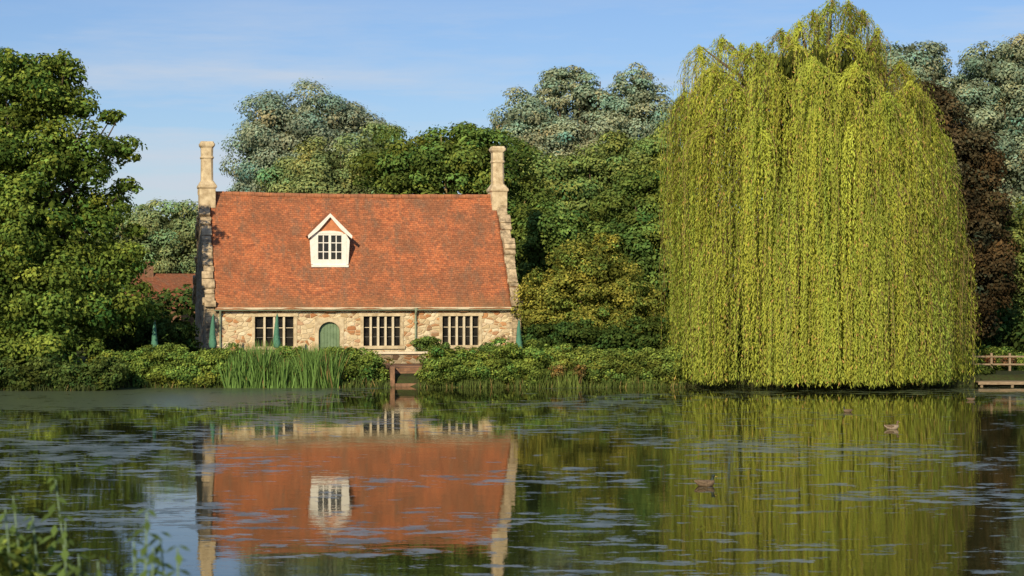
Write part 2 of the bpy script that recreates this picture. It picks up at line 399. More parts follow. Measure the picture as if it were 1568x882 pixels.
while x<CW-PW-.1:
    l=.34; sg=-.08*math.sin(math.pi*(x/CW)); r=.12+random.uniform(-.012,.012)
    B.tube([(x,3.5,RG+sg-.02),(x+l-.015,3.5,RG+sg-.02+random.uniform(-.01,.01))],[r,r*.96],10); x+=l
M_ridge=mottled('ridge_tile',(.22,.1,.06),(.5,.2,.09),3,.9,.5,.02)
M_orange=mottled('gable_tile_hanging',(.4,.15,.07),(.62,.25,.11),5,.9,.5,.02)
B.obj('ridge_tiles',[M_ridge],cot,smooth=False)
# eaves board, gutter, downpipe
B=Buf(); B.box(PW+.02,CW-PW-.04,-.1,-.01,EV-.14,EV-.06,0)
n=8; vs=[];fs=[]
gy=-.22; gz=EV-.15
for xx in (.35,CW-.3):
    for k in range(n+1):
        a=math.pi*k/n; vs.append((xx,gy+.06*math.cos(a),gz-.06*math.sin(a)))
    for k in range(n+1):
        a=math.pi*(n-k)/n; vs.append((xx,gy+.048*math.cos(a),gz-.048*math.sin(a)))
m2=2*(n+1)
for k in range(m2): fs.append((k,(k+1)%m2,m2+(k+1)%m2,m2+k))
B.add(vs,fs,1)
ux=9.3
B.tube([(ux,gy,gz+.06),(ux,gy,gz-.1),(ux,-.1,EV-.42),(ux,-.09,.5)],[.08,.05,.045,.045],8,1)
B.tube([(.62,gy,gz-.03),(.62,-.1,EV-.42),(.62,-.09,.5)],[.05,.04,.04],8,1)
for z in (2.3,1.4): B.box(ux-.08,ux+.08,-.12,-.015,z,z+.06,1)
B.obj('gutter_and_downpipes',[M_cream,M_gutter],cot)
# windows
B=Buf()
for a,b,c,d in wins:
    B.box(a-.14,a,-.035,.3,c,d,0); B.box(b,b+.14,-.035,.3,c,d,0)
    B.box(a-.2,b+.2,-.05,.3,d,d+.14,0); B.box(a-.2,b+.2,-.09,.3,c-.14,c,0)
    B.box(a,b,.17,.19,c,d,1)
    nl=4 if a<3 else 5; w=(b-a)/nl
    for i in range(1,nl): B.box(a+w*i-.045,a+w*i+.045,.0,.16,c,d,2)
    for i in range(nl):
        zz=c+(d-c)*.62; B.box(a+w*i+(.045 if i else 0),a+w*(i+1)-(.045 if i<nl-1 else 0),.12,.16,zz-.016,zz+.016,2)
        for q in (.3,):
            zz=c+(d-c)*q; B.box(a+w*i+(.045 if i else 0),a+w*(i+1)-(.045 if i<nl-1 else 0),.14,.16,zz-.012,zz+.012,3)
B.obj('windows',[M_stone,M_glass,M_cream,M_lead],cot,bevel=.006)
# door
B=Buf()
arch=[(dc+dr*math.cos(math.pi*k/16),dsp+dr*math.sin(math.pi*k/16)) for k in range(17)]
B.prism([(dc-dr,G)]+[(dc+dr,G)]+arch,.16,.2,0)
for k in range(7):
    xx=dc-dr+2*dr*(k+.5)/7; zt=dsp+math.sqrt(max(0,dr*dr-(xx-dc)**2)); B.box(xx-.058,xx+.058,.14,.16,G,zt-.02,0)
hw=dr+.17; hh=dr+.17
def outp(a):
    c,s=math.cos(a),math.sin(a); t=min(hw/abs(c) if abs(c)>1e-6 else 9,hh/s if s>1e-6 else 9); return (dc+c*t,dsp+s*t)
angs=sorted([math.pi*k/16 for k in range(17)]+[math.atan2(hh,hw),math.pi-math.atan2(hh,hw)])
for a0,a1 in zip(angs[:-1],angs[1:]):
    i0=(dc+dr*math.cos(a0),dsp+dr*math.sin(a0)); i1=(dc+dr*math.cos(a1),dsp+dr*math.sin(a1))
    if abs(a1-a0)>1e-4: B.prism([i0,outp(a0),outp(a1),i1],-.03,.3,1)
B.box(dc-hw,dc-dr,-.03,.3,G,dsp,1); B.box(dc+dr,dc+hw,-.03,.3,G,dsp,1)
B.obj('front_door',[M_green,M_stone],cot)
# dormer
du,dv=5.62,1.22; zb=EV+SL*dv-.03; ze=6.3; zp=7.22
B=Buf()
wh=.6; wz0=5.08; wz1=6.3
B.box(du-.76,du-wh,dv,dv+.12,zb,ze,0); B.box(du+wh,du+.76,dv,dv+.12,zb,ze,0); B.box(du-wh,du+wh,dv,dv+.12,zb,wz0,0)
B.box(du-.84,du+.84,dv-.07,dv-.0,zb-.02,zb+.08,0)
B.prism([(du-.9,ze-.3),(du-.76,ze-.05),(du-.76,zb+.1),(du-.84,zb+.1)],dv+.01,dv+.1,0)
B.prism([(du+.9,ze-.3),(du+.84,zb+.1),(du+.76,zb+.1),(du+.76,ze-.05)],dv+.01,dv+.1,0)
B.prism([(du-.74,ze),(du+.74,ze),(du,zp-.1)],dv+.02,dv+.12,2)
for sg in (-1,1):
    B.prism([(du,zp),(du,zp-.17),(du+sg*.5,ze+.17),(du+sg*.98,ze-.22),(du+sg*1.0,ze-.08)],dv-.14,dv-.06,0)
B.prism([(du-.62,ze),(du+.62,ze)]+[(du+.62*math.cos(math.pi*k/10),ze+.14*math.sin(math.pi*k/10)) for k in range(1,10)],dv-.02,dv+.1,0)
B.box(du-wh,du+wh,dv+.06,dv+.08,wz0,wz1,1)
B.box(du-wh,du-wh+.07,dv+.0,dv+.06,wz0,wz1,0);B.box(du+wh-.07,du+wh,dv+.0,dv+.06,wz0,wz1,0)
B.box(du-wh+.07,du+wh-.07,dv+.0,dv+.06,wz1-.07,wz1,0);B.box(du-wh+.07,du+wh-.07,dv+.0,dv+.06,wz0,wz0+.07,0)
B.box(du-.055,du+.055,dv-.003,dv+.06,wz0+.07,wz1-.07,0)
for sg in (-1,1):
    xm=du+sg*.29; B.box(xm-.022,xm+.022,dv+.02,dv+.06,wz0+.07,wz1-.07,0)
    for q in (1,2):
        zz=wz0+(wz1-wz0)*q/3
        for (xa,xb) in ((min(du+sg*.055,xm-sg*.022),max(du+sg*.055,xm-sg*.022)),(min(xm+sg*.022,du+sg*.53),max(xm+sg*.022,du+sg*.53))):
            B.box(xa,xb,dv+.024,dv+.06,zz-.02,zz+.02,0)
vb=(ze-EV)/SL
for xx in (du-.74,du+.7):
    B.prismx([(dv+.12,zb),(dv+.12,ze),(vb+.1,ze)],xx,xx+.04,0)
B.obj('dormer_window',[M_white,M_glass,M_orange],cot)
def droof():
    me=bpy.data.meshes.new('dormer_roof'); vs=[];fs=[];uv=[]
    for sg in (-1,1):
        o=len(vs); zE=ze-.12
        for (x,z,yy,uu) in ((du,zp,dv-.1,2.6),(du,zp,(zp-EV)/SL+.05,2.6),(du+sg*1.0,zE,(zE-EV)/SL+.0,1.25),(du+sg*1.0,zE,dv-.1,1.25)):
            vs.append((x,yy,z+.02)); uv.append((yy,uu))
        fs.append((o,o+1,o+2,o+3) if sg<0 else (o,o+3,o+2,o+1))
    me.from_pydata(vs,[],fs); ul=me.uv_layers.new(name='UVMap')
    for lp in me.loops: ul.data[lp.index].uv=uv[lp.vertex_index]
    me.materials.append(M_tiles); o=bpy.data.objects.new('dormer_roof',me); scene.collection.objects.link(o); o.parent=cot
    s=o.modifiers.new('t','SOLIDIFY'); s.thickness=.05
droof()
# brick steps down to the water, low garden wall with stone coping above them
st=empty('brick_steps',(WX(620,80),80,0),ROT*.5)
B=Buf()
for i in range(5):
    B.box(-.6,.6,-3.9+i*.34,-3.9+(i+1)*.34+.3,-.3,.12+i*.14,0)
B.box(-.6,.6,-1.9,3.2,-.3,.72,0)
B.box(-.8,-.62,-3.9,.4,-.3,.78,0); B.box(.62,.8,-3.9,.4,-.3,.78,0)
B.box(-1.35,.95,-.1,.14,1.14,1.24,2)
B.box(-1.3,.9,0,.1,.74,1.14,3)
B.obj('steps',[M_brickd,M_stonew,M_cream,M_rubbled],st,bevel=.015)
# ------------------------------------------------------------------ distant house
hs=empty('farmhouse',(WX(262,118),118,.4),math.radians(20))
B=Buf(); B.box(-2.6,2.6,0,5,-.2,2.3,0)
hb=B.obj('walls',[M_brickd],hs)
me=bpy.data.meshes.new('roof'); vs=[(-2.9,-.3,2.2),(2.9,-.3,2.2),(2.9,5.3,2.2),(-2.9,5.3,2.2),(-1.6,2.5,4.35),(2.2,2.5,4.35)]
fs=[(0,1,5,4),(1,2,5),(2,3,4,5),(3,0,4)]
me.from_pydata(vs,[],fs); ul=me.uv_layers.new(name='UVMap')
for lp in me.loops: 
    p=vs[lp.vertex_index]; ul.data[lp.index].uv=(p[0]+p[1],p[2]*1.5)
me.materials.append(M_tilesd); o=bpy.data.objects.new('roof',me); scene.collection.objects.link(o); o.parent=hs
B=Buf(); B.box(-1.2,-.7,2.2,2.8,3.6,5.0,0); B.box(-1.25,-.65,2.15,2.85,5.0,5.1,0)
for xx in (-1.6,.6): B.box(xx,xx+.9,-.02,.05,1.0,1.9,1)
B.obj('chimney_and_windows',[M_brickd,M_glass],hs)
# ------------------------------------------------------------------ parasols
def parasol(px,pytop,d):
    x=WX(px,d); zt=WZ(pytop,d); e=empty('closed_parasol',(x,d,.4))
    h=zt-.4; B=Buf()
    B.tube([(0,0,-.1),(0,0,h)],[.03,.03],8,0)
    prof=[(h+.02,.015),(h-.08,.035),(h-.4,.07),(h-.9,.11),(h-1.25,.15),(h-1.4,.13),(h-1.45,.09)]
    vs=[];fs=[];n=16
    for z,r in prof:
        for k in range(n):
            a=2*math.pi*k/n; rr=r*(1+.22*(k%2)-.05*math.sin(3*a+z*2)); vs.append((rr*math.cos(a)+.02*math.sin(z*3),rr*math.sin(a),z))
    for i in range(len(prof)-1):
        for k in range(n): fs.append((i*n+k,i*n+(k+1)%n,(i+1)*n+(k+1)%n,(i+1)*n+k))
    fs.append(tuple(range(n))); fs.append(tuple(range(len(vs)-1,len(vs)-n-1,-1)))
    B.add(vs,fs,1); B.tube([(0,0,h-1.02),(0,0,h-.97)],[.14,.137],12,1)
    B.obj('canopy_and_pole',[M_wood,M_cloth],e,smooth=True)
for q in ((237,492,80),(326,482,82.5),(424,482,83),(795,490,83.5)): parasol(*q)
# ------------------------------------------------------------------ jetty + fence on the right
jt=empty('wooden_jetty',(WX(1530,76.5),76.0,0))
B=Buf()
B.box(-.95,5,-.05,0,.08,.2,0)
for i in range(30): 
    x=-.95+i*.2; B.box(x,x+.185,0.0,2.4,.15,.2,0)
for i in range(6): B.box(-.85+i*1.2,-.75+i*1.2,.02,.12,-1,.14,0)
B.obj('deck',[M_wood],jt,bevel=.006)
fc=empty('wooden_fence',(WX(1500,79.5),79.5,.4))
B=Buf()
for i in range(9):
    x=-.3+i*.75; B.box(x,x+.09,0,.1,-.2,.8+.03*math.sin(i*3),0)
for z in (.3,.62): B.box(-.4,6,-.04,-.002,z,z+.07,0)
B.obj('rails_and_posts',[M_wood],fc,bevel=.008)
# ------------------------------------------------------------------ trees
POP=dict(rough=.16,lv=.04)
tree('sycamore_tree',80,30,[(30,140,70,72),(100,150,42,42),(15,240,90,80),(110,245,52,60,-1),(185,232,28,18),(50,350,100,85,-1.5),(150,325,40,38),(170,395,46,35,-1),(50,455,105,75,-2),(165,470,62,40,-1),(40,545,110,45,-2.5),(-70,300,80,200,1),(192,287,20,11),(170,180,18,10),(95,102,30,16),(205,355,16,10)],
     r0=.45,leaf=.18,aspect=.6,cover=1.6,col=(.14,.21,.042),rc=.7,var=.3,tipcol=(.22,.28,.05),droop=.12)
tree('white_poplar_tree',138,475,[(470,205,88,66),(415,235,52,60),(540,215,44,55),(480,270,105,65),(400,290,40,40)],
     r0=.6,leaf=.21,cover=1.7,col=(.27,.335,.245),rc=1.2,var=.1,**POP)
tree('lime_tree',116,520,[(505,262,62,42),(575,240,52,40),(455,285,45,32),(540,300,90,40)],r0=.4,leaf=.19,cover=1.7,col=(.25,.32,.13),rc=.9,var=.12,**POP)
tree('horse_chestnut_tree',101,690,[(615,262,62,56),(690,250,66,56),(755,262,52,62),(660,310,90,50),(780,330,45,70),(720,220,40,24)],
     r0=.5,leaf=.2,cover=1.6,col=(.13,.195,.045),rc=.9,var=.26,bark=M_pbark,rough=.4,lv=.08)
tree('grey_poplar_tree',148,900,[(800,190,42,42),(850,140,26,36),(898,160,32,46),(975,140,26,36),(945,175,32,40),(905,235,90,65),(830,240,62,55),(1000,205,45,62),(880,115,16,10)],
     r0=.6,leaf=.23,cover=1.7,col=(.29,.355,.245),rc=1.1,var=.12,**POP)
tree('ash_tree',112,930,[(860,292,70,50),(940,262,62,50),(1005,255,45,55),(880,340,80,60),(980,320,70,60),(830,300,45,60)],
     r0=.4,leaf=.2,cover=1.6,col=(.22,.29,.085),rc=.9,var=.2,rough=.28,lv=.06)
tree('maple_tree',99,1000,[(1000,390,60,80),(920,430,70,70),(830,400,50,80),(1020,480,55,55),(1000,290,40,40),(960,340,50,50),(880,375,50,50)],
     r0=.35,leaf=.19,cover=1.6,col=(.13,.195,.047),rc=.8,var=.26,rough=.4,lv=.08)
tree('hawthorn_tree',88,890,[(865,455,62,42),(925,425,55,38),(895,398,40,28),(840,480,42,32),(955,470,58,38),(900,495,75,35),(930,375,18,16)],
     r0=.2,leaf=.13,cover=1.6,col=(.21,.24,.05),rc=.5,var=.25,tipcol=(.36,.34,.07),droop=.3)
tree('crack_willow_tree',126,255,[(250,345,45,34),(215,365,35,45),(295,358,35,42),(255,395,65,40),(320,400,30,40)],r0=.4,leaf=.2,cover=1.6,col=(.25,.31,.14),rc=.9,var=.12,**POP)
tree('copper_beech_tree',99,1460,[(1425,190,50,62),(1462,265,55,75),(1490,350,45,80),(1440,370,60,100),(1500,420,40,70),(1500,250,28,40),(1460,470,60,50)],
     r0=.5,leaf=.19,cover=1.6,col=(.085,.068,.036),rc=.85,var=.35)
tree('grey_poplar_tree',134,1540,[(1520,108,45,42),(1570,130,50,70),(1485,150,35,38),(1540,210,60,80),(1610,200,70,120),(1500,240,40,60),(1560,300,70,70)],
     r0=.6,leaf=.22,cover=1.6,col=(.27,.33,.22),rc=1.1,var=.14,**POP)
tree('white_poplar_tree',139,1390,[(1390,105,52,48),(1350,140,45,60),(1430,150,40,50),(1390,200,80,70)],r0=.5,leaf=.24,cover=1.5,col=(.26,.32,.22),rc=1.1,var=.12,**POP)
tree('elder_tree',106,1545,[(1550,350,45,50),(1520,430,50,55),(1580,430,60,80),(1540,500,60,45),(1490,500,40,45)],
     r0=.3,leaf=.2,cover=1.6,col=(.17,.22,.065),rc=.8,var=.25)
L=Leaves(); lo=[]
for i in range(30):
    px=-300+i*75+random.uniform(-20,20); lo+=lob(152+random.uniform(-4,8),(px,430+random.uniform(-15,20),62,95))
crown(L,lo,leaf=.45,cover=1.0,col=(.13,.17,.06),rc=1.6,var=.2,fill=.1); e=empty('distant_trees',(0,150,0)); L.obj('foliage',M_leaf,e,(0,150,0))
L=Leaves(); lo=[]
for i in range(24):
    px=-200+i*80+random.uniform(-20,20); D=104+random.uniform(-3,6); lo+=lob(D,(px,505+random.uniform(-12,12),60,50))
crown(L,lo,leaf=.3,cover=1.1,col=(.07,.11,.03),rc=.9,var=.25,fill=.1); e=empty('distant_trees',(0,104,0)); L.obj('foliage',M_leaf,e,(0,104,0))
def shrubs(name,lobes,**kw):
    x=sum(l[0] for l in lobes)/len(lobes); y=sum(l[1] for l in lobes)/len(lobes); base=(x,y,.3)
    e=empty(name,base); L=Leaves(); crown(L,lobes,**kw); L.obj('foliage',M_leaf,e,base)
    B=Buf()
    for l in lobes:
        for k in range(3):
            B.tube([(l[0]-x+random.uniform(-.1,.1),l[1]-y,-.3),(l[0]-x,l[1]-y,(l[2]-.3)*.5),(l[0]-x+random.uniform(-.4,.4)*l[3],l[1]-y+random.uniform(-.3,.3),l[2]-.3+l[5]*.3)],[.04,.03,.01],5)
    B.obj('stems',[M_bark],e,smooth=True); return e
shrubs('laurel_shrub',lob(83,(255,522,40,28),(215,512,35,36),(290,545,30,20),(180,540,40,40)),leaf=.14,cover=1.8,col=(.06,.1,.025),rc=.45,var=.25)
shrubs('laurel_shrub',lob(84,(835,525,28,28),(880,525,40,30),(1000,525,40,34),(940,530,40,28)),leaf=.14,cover=1.8,col=(.06,.1,.025),rc=.45,var=.25)
shrubs('rose_bush',lob(82.3,(650,528,20,10),(672,534,15,10),(745,536,14,9)),leaf=.09,cover=2,col=(.13,.2,.05),rc=.25,var=.2)
def hedge(name,px0,px1,d,ytop,**kw):
    lo=[]; px=px0
    while px<px1:
        r=random.uniform(16,28); t=ytop+random.uniform(-11,10)
        D=d+random.uniform(-.3,.4); zt=WZ(t,D)-.2; rx=r/F*d
        lo.append((WX(px+r*.7,D),D,zt*.5-.05,rx*1.15,.85,zt*.5+.05)); px+=r*.9
    return shrubs(name,lo,**kw)
HK=dict(leaf=.1,aspect=.6,cover=2.0,rc=.3,var=.26,col=(.15,.22,.047),tipcol=(.25,.33,.065),fill=.3)
hedge('bank_hedge',150,345,75.9,530,**HK)
hedge('bank_hedge',490,572,76.4,532,**HK)
hedge('bank_hedge',340,500,78,540,**HK)
hedge('bank_hedge',655,830,76.4,529,**HK)
hedge('bank_hedge',825,1050,76.6,527,**{**HK,'col':(.16,.21,.047)})
hedge('bank_hedge',1040,1490,77.8,556,**{**HK,'leaf':.14,'col':(.05,.08,.02),'tipcol':(.08,.12,.03)})
hedge('bank_hedge',1040,1500,83,525,**{**HK,'leaf':.16,'col':(.05,.08,.02),'cover':1.6})
hedge('bank_hedge',1490,1640,82,540,**{**HK,'col':(.09,.14,.03)})
hedge('bank_undergrowth',-60,150,73.8,548,**{**HK,'leaf':.13,'col':(.075,.115,.03),'tipcol':(.11,.15,.04)})
shrubs('dock_plants',lob(75.7,(855,568,10,12),(888,572,8,12)),leaf=.08,cover=1.2,col=(.24,.17,.06),rc=.2,var=.3)
shrubs('rose_bush',lob(80.5,(1515,552,8,8),(1545,556,10,8)),leaf=.08,cover=1.2,col=(.2,.1,.05),rc=.15,var=.3)
# iris and reed blades
def blades(name,px0,px1,d,n,hmin,hmax,col,wid=.035,spread=.8):
    base=(WX((px0+px1)/2,d),d,0); e=empty(name,base)
    x=rng.uniform(WX(px0,d),WX(px1,d),n); y=d+rng.uniform(-spread,spread,n); h=rng.uniform(hmin,hmax,n)
    h*=.8+.25*np.sin(x*2.1+1)*np.sin(x*.9)+.12*np.sin(x*7)
    lean=rng.normal(0,.16,(n,2)); bend=rng.uniform(.0,.5,n)
    S=5; a=rng.uniform(0,math.pi,n)
    t=np.linspace(0,1,S)
    cx=x[:,None]+lean[:,0:1]*h[:,None]*t*(1+bend[:,None]*t); cy=y[:,None]+lean[:,1:2]*h[:,None]*t; cz=-.1+h[:,None]*t*(1-.15*bend[:,None]*t*t)
    w=wid*(1-t**2.2)[None,:]*rng.uniform(.7,1.3,n)[:,None]/2+.002
    A=np.stack([cx-np.cos(a)[:,None]*w,cy-np.sin(a)[:,None]*w,cz],-1); Bv=np.stack([cx+np.cos(a)[:,None]*w,cy+np.sin(a)[:,None]*w,cz],-1)
    VV=np.stack([A,Bv],2).reshape(-1,3)-np.array(base)
    fs=[]
    for i in range(n):
        o=i*S*2
        for k in range(S-1): fs.append((o+2*k,o+2*k+1,o+2*k+3,o+2*k+2))
    me=bpy.data.meshes.new(name); me.from_pydata(VV.tolist(),[],fs)
    at=me.attributes.new('Col','FLOAT_COLOR','FACE'); kk=np.ones((len(fs),4),np.float32)
    f=np.repeat(rng.normal(1,.2,n),S-1)[:,None]; kk[:,:3]=np.clip(np.array(col)*f,.005,1)
    dead=np.repeat(rng.random(n)<.06,S-1); kk[dead,:3]=(.3,.22,.09)
    at.data.foreach_set('color',kk.ravel()); me.materials.append(M_leaf)
    o=bpy.data.objects.new('blades',me); scene.collection.objects.link(o); o.parent=e
blades('iris_plants',350,440,75.7,2700,1.2,2.1,(.15,.26,.07),.05)
blades('iris_plants',430,520,75.8,2300,1.1,2.0,(.14,.24,.065),.05)
blades('reed_grass',150,600,75.4,1500,.2,.55,(.1,.14,.04),.03,.4)
blades('reed_grass',640,1050,75.6,1500,.2,.55,(.11,.15,.04),.03,.4)
blades('reed_grass',820,890,75.8,500,.6,1.3,(.15,.2,.05),.03,.5)
blades('reed_grass',-60,150,73.0,500,.2,.5,(.06,.08,.03),.03,.4)
# ------------------------------------------------------------------ weeping willow
def willow():
    cx=WX(1258,77.4); cy=77.4; base=(cx,cy,.3); e=empty('weeping_willow_tree',base)
    zs =np.array([0,  2.5, 5,   7.5, 9.5, 11, 12.2,13.2,14.2,15.2,15.8])
    rL =np.array([5.7,6.1, 6.1, 6.25, 6.2, 6.0,5.3,4.6,2.6,1.0,.1])
    rR =np.array([6.1,5.9, 5.6,5.2,4.8,4.3,3.8,3.2,2.4,1.2,.1])
    def env(z,th):
        a=np.interp(z,zs,rL); b=np.interp(z,zs,rR); w=(1-np.cos(th))/2
        r=a*w+b*(1-w); dep=.84+.16*np.abs(np.cos(th))
        return r*dep*(1+.035*np.sin(5*th+z*.5)+.025*np.sin(11*th-z*.7))
    L=Leaves(); B=Buf(); twig=[]
    ft=[]   # fountains of shoots: x,y,top z,radius,hang length
    def S(px,py,r,dy,hang=None):
        D=cy+dy; ft.append((WX(px,D),D,WZ(py,D),r,hang))
    for q in ((1072,66,.75,-.5,6),(1105,52,.75,.8,5),(1135,66,.8,-.2,5),(1160,62,.85,-1,5),(1195,42,.8,0,6),(1225,30,.75,-.3,6),(1245,14,.75,.6,6),(1275,-6,.7,-.2,6),(1300,-2,.7,.2,6),(1322,12,.7,.4,6),(1345,42,.75,-.5,6),(1378,90,.75,0,6),
              (1048,135,.7,-.8,7),(1042,150,.7,1.5,7),(1036,250,.6,-.2,8),(1395,120,.75,-1.2,5),(1405,128,.7,1.2,5),(1428,185,.8,-.4,4.6),(1432,195,.8,1.4,4.5),(1454,325,.65,-.3,6.5),(1446,330,.75,-1.8,6.5),(1457,400,.75,1.2,6),
              (1095,95,1.0,-1.6,5),(1095,110,1.1,1.4,5),(1120,120,1.0,-2.2,5),(1180,100,1.0,-2.4,4.5),(1245,85,1.05,-2.2,4.5),(1310,95,1.0,-2,5),(1360,140,.95,-2.2,5),(1215,60,1,-1.2,5),(1290,45,1.0,-1.3,5),(1330,75,1.0,.6,5),(1180,80,1.2,1,5),(1250,60,1.2,1.2,5),
              (1090,180,.95,-3,5.5),(1160,175,1.0,-3.5,6),(1240,165,1.0,-3.4,5.5),(1305,180,1.0,-3.5,6),(1385,205,.95,-3,5.5)): S(*q)
    def strand(fx,fy,a,rr,ztop,ll,out,bright,yy,k,curtain):
        m=int(ll/.085); t=np.linspace(0,1,m); sdist=t*ll
        u=np.minimum(sdist/(rr*1.5+.3),1.0)
        rad=rr*(1-(1-u)**2)
        zz=ztop+.15*np.sin(u*math.pi)*(0 if curtain else 1)-np.maximum(0,sdist-(rr*.6)*u)
        wob=.05*np.sin(t*5+k)+rng.normal(0,.13)*t
        px=fx+math.cos(a)*rad-math.sin(a)*wob; py=fy+math.sin(a)*rad+math.cos(a)*wob
        P=np.stack([px,py,zz],-1)+rng.normal(0,.03,(m,3))
        hang_t=np.stack([np.cos(a)*(1-u)*.9,np.sin(a)*(1-u)*.9,-.25-u],-1) if not curtain else np.tile([0,0,-1.2],(m,1))
        tang=hang_t+rng.normal(0,.34,(m,3))
        ca,sa=math.cos(a)*.4+math.cos(out)*.6,math.sin(a)*.4+math.sin(out)*.6
        nn=np.tile([ca,sa,.25],(m,1))*.9+rng.normal(0,.42,(m,3))
        f=bright*rng.normal(1,.1,m)*(.97+.1*(1-t))
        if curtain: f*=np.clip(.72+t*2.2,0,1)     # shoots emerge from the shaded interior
        col=np.array([.47,.475,.075])*(1-yy)+np.array([.28,.38,.07])*yy
        K=col[None,:]*f[:,None]
        K[rng.random(m)<.03]=np.array([.58,.37,.13])
        sz=rng.uniform(.11,.21,m); L.add(P,nn,sz,sz*.2+.006,K,tang)
        if k%4==0: twig.append(P[::10]-np.array(base))
    for (fx,fy,fz,fr,hang) in ft:
        out=math.atan2(fy-cy,fx-cx); ns=int(104*fr**1.2); shade=rng.normal(1,.08); yel=rng.uniform(0,1)
        nb=int(rng.integers(8,13)); ba=rng.uniform(0,2*math.pi,nb); bl=hang*rng.uniform(.5,1.2,nb); bs=rng.normal(1,.16,nb); by_=rng.random(nb)
        for k in range(ns):
            bi=int(rng.integers(nb)); a=ba[bi]+rng.normal(0,.22); rr=fr*(.15+1.05*rng.random()**.7)
            ztop=fz-rng.uniform(0,.55)-.15*(rr/fr)
            ll=bl[bi]*rng.uniform(.6,1.15)+.8
            ll=min(ll,ztop-rng.uniform(.02,.25))
            if ll<.6: continue
            strand(fx,fy,a,rr,ztop,ll,out,shade*bs[bi],min(1,yel*.35+.35*by_[bi]+.3*rng.random()),k,False)
    # long continuous curtains, gathered into narrow tresses with dark slits between
    for q in range(265):
        t=rng.uniform(0,2*math.pi) if q%3 else rng.uniform(math.pi*1.05,math.pi*1.95)
        zc=rng.uniform(3.5,12.2) if q%2 else rng.uniform(3.2,8.0)
        depth=rng.choice([0,.25,.6,1.1]); wid=rng.uniform(.13,.34); ns=int(rng.integers(12,24)); bright=rng.normal(1,.15)*(1-.12*depth); yel=rng.random()
        full=rng.uniform(3.0,7.0); drop=rng.random()<.8
        for k in range(ns):
            tw=t+rng.normal(0,wid)/5.6; ztop=zc+rng.uniform(-1.6,1.4); ztop=min(ztop,12.8)
            ll=full*rng.uniform(.7,1.1)
            if drop and ztop-ll<2.4: ll=ztop-rng.uniform(.02,.3)
            ll=min(ll,ztop-.03)
            if ll<.6: continue
            rr0=env(max(0,ztop-1.2),tw)-depth-rng.uniform(.2,.55)
            strand(cx+math.cos(tw)*rr0,cy+math.sin(tw)*rr0,tw,rng.uniform(.2,.55),ztop,ll,tw,bright,min(1,.6*yel+.4*rng.random()),k,True)
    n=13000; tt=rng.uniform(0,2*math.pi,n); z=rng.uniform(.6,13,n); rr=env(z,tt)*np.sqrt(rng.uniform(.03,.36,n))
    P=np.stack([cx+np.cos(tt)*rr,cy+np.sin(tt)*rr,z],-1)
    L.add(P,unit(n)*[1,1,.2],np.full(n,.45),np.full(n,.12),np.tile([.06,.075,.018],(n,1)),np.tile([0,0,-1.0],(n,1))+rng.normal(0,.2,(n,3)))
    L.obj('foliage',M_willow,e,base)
    for p in twig:
        if len(p)>2: B.tube([tuple(q) for q in p],list(np.linspace(.012,.006,len(p))),3,0)
    B.tube([(0,0,-.4),(.1,0,1),(.2,.1,2.5),(.1,0,4.2)],[.75,.55,.5,.42],12,1)
    for i,(fx,fy,fz,fr,hang) in enumerate(ft):
        ex,ey,ez=fx-cx,fy-cy,fz-base[2]
        s=min(ez*.35,4.0)
        pts=[(.1,0,s),(ex*.3,ey*.3,s+(ez-s)*.5),(ex*.65,ey*.65,s+(ez-s)*.85),(ex,ey,ez-.15)]
        B.tube(pts,[.2,.13,.08,.02],6,1)
    B.obj('trunk_and_shoots',[M_pbark,M_bark],e,smooth=True)
willow()
# ------------------------------------------------------------------ ducks
M_dk=[mottled('duck_brown',(.06,.04,.025),(.22,.16,.1),30,.8,.3,.005),mottled('duck_dark',(.012,.016,.014),(.03,.05,.04),20,.5,.1,.003),mottled('duck_bill',(.3,.22,.05),(.4,.3,.08),9,.5,.1,.003),mottled('duck_pale',(.2,.15,.1),(.36,.3,.23),20,.8,.2,.003)]
def duck(px,py,face,pale=False,s=1.0):
    d=H*F/(py-442); e=empty('mallard_duck',(WX(px,d),d,.0),0 if face>0 else math.pi)
    e.scale=(s,s,s); B=Buf()
    body=[(-.3,0,.14),(-.25,0,.12),(-.17,0,.08),(-.05,0,.06),(.07,0,.06),(.15,0,.08),(.2,0,.12),(.215,0,.16)]
    B.tube(body,[.008,.035,.075,.1,.105,.09,.06,.03],12,3 if pale else 0,1.05)
    B.tube([(.15,0,.1),(.185,0,.17),(.195,0,.22),(.2,0,.25)],[.07,.04,.033,.036],10,1 if not pale else 0)
    B.tube([(.165,0,.245),(.185,0,.262),(.21,0,.268),(.24,0,.262),(.26,0,.25)],[.015,.038,.043,.035,.018],10,1 if not pale else 0)
    B.tube([(.25,0,.252),(.28,0,.242),(.315,0,.237)],[.018,.014,.01],8,2,1.7)
    for sg in (-1,1):
        B.tube([(.08,.08*sg,.09),(-.05,.1*sg,.105),(-.18,.065*sg,.12),(-.27,.02*sg,.15)],[.03,.05,.04,.01],8,0,.5)
    B.obj('body',M_dk,e,smooth=True)
duck(1080,745,1,False,.75); duck(1366,658,1,True,.75); duck(1298,632,-1,False,.55); duck(1487,614,1,False,.55)
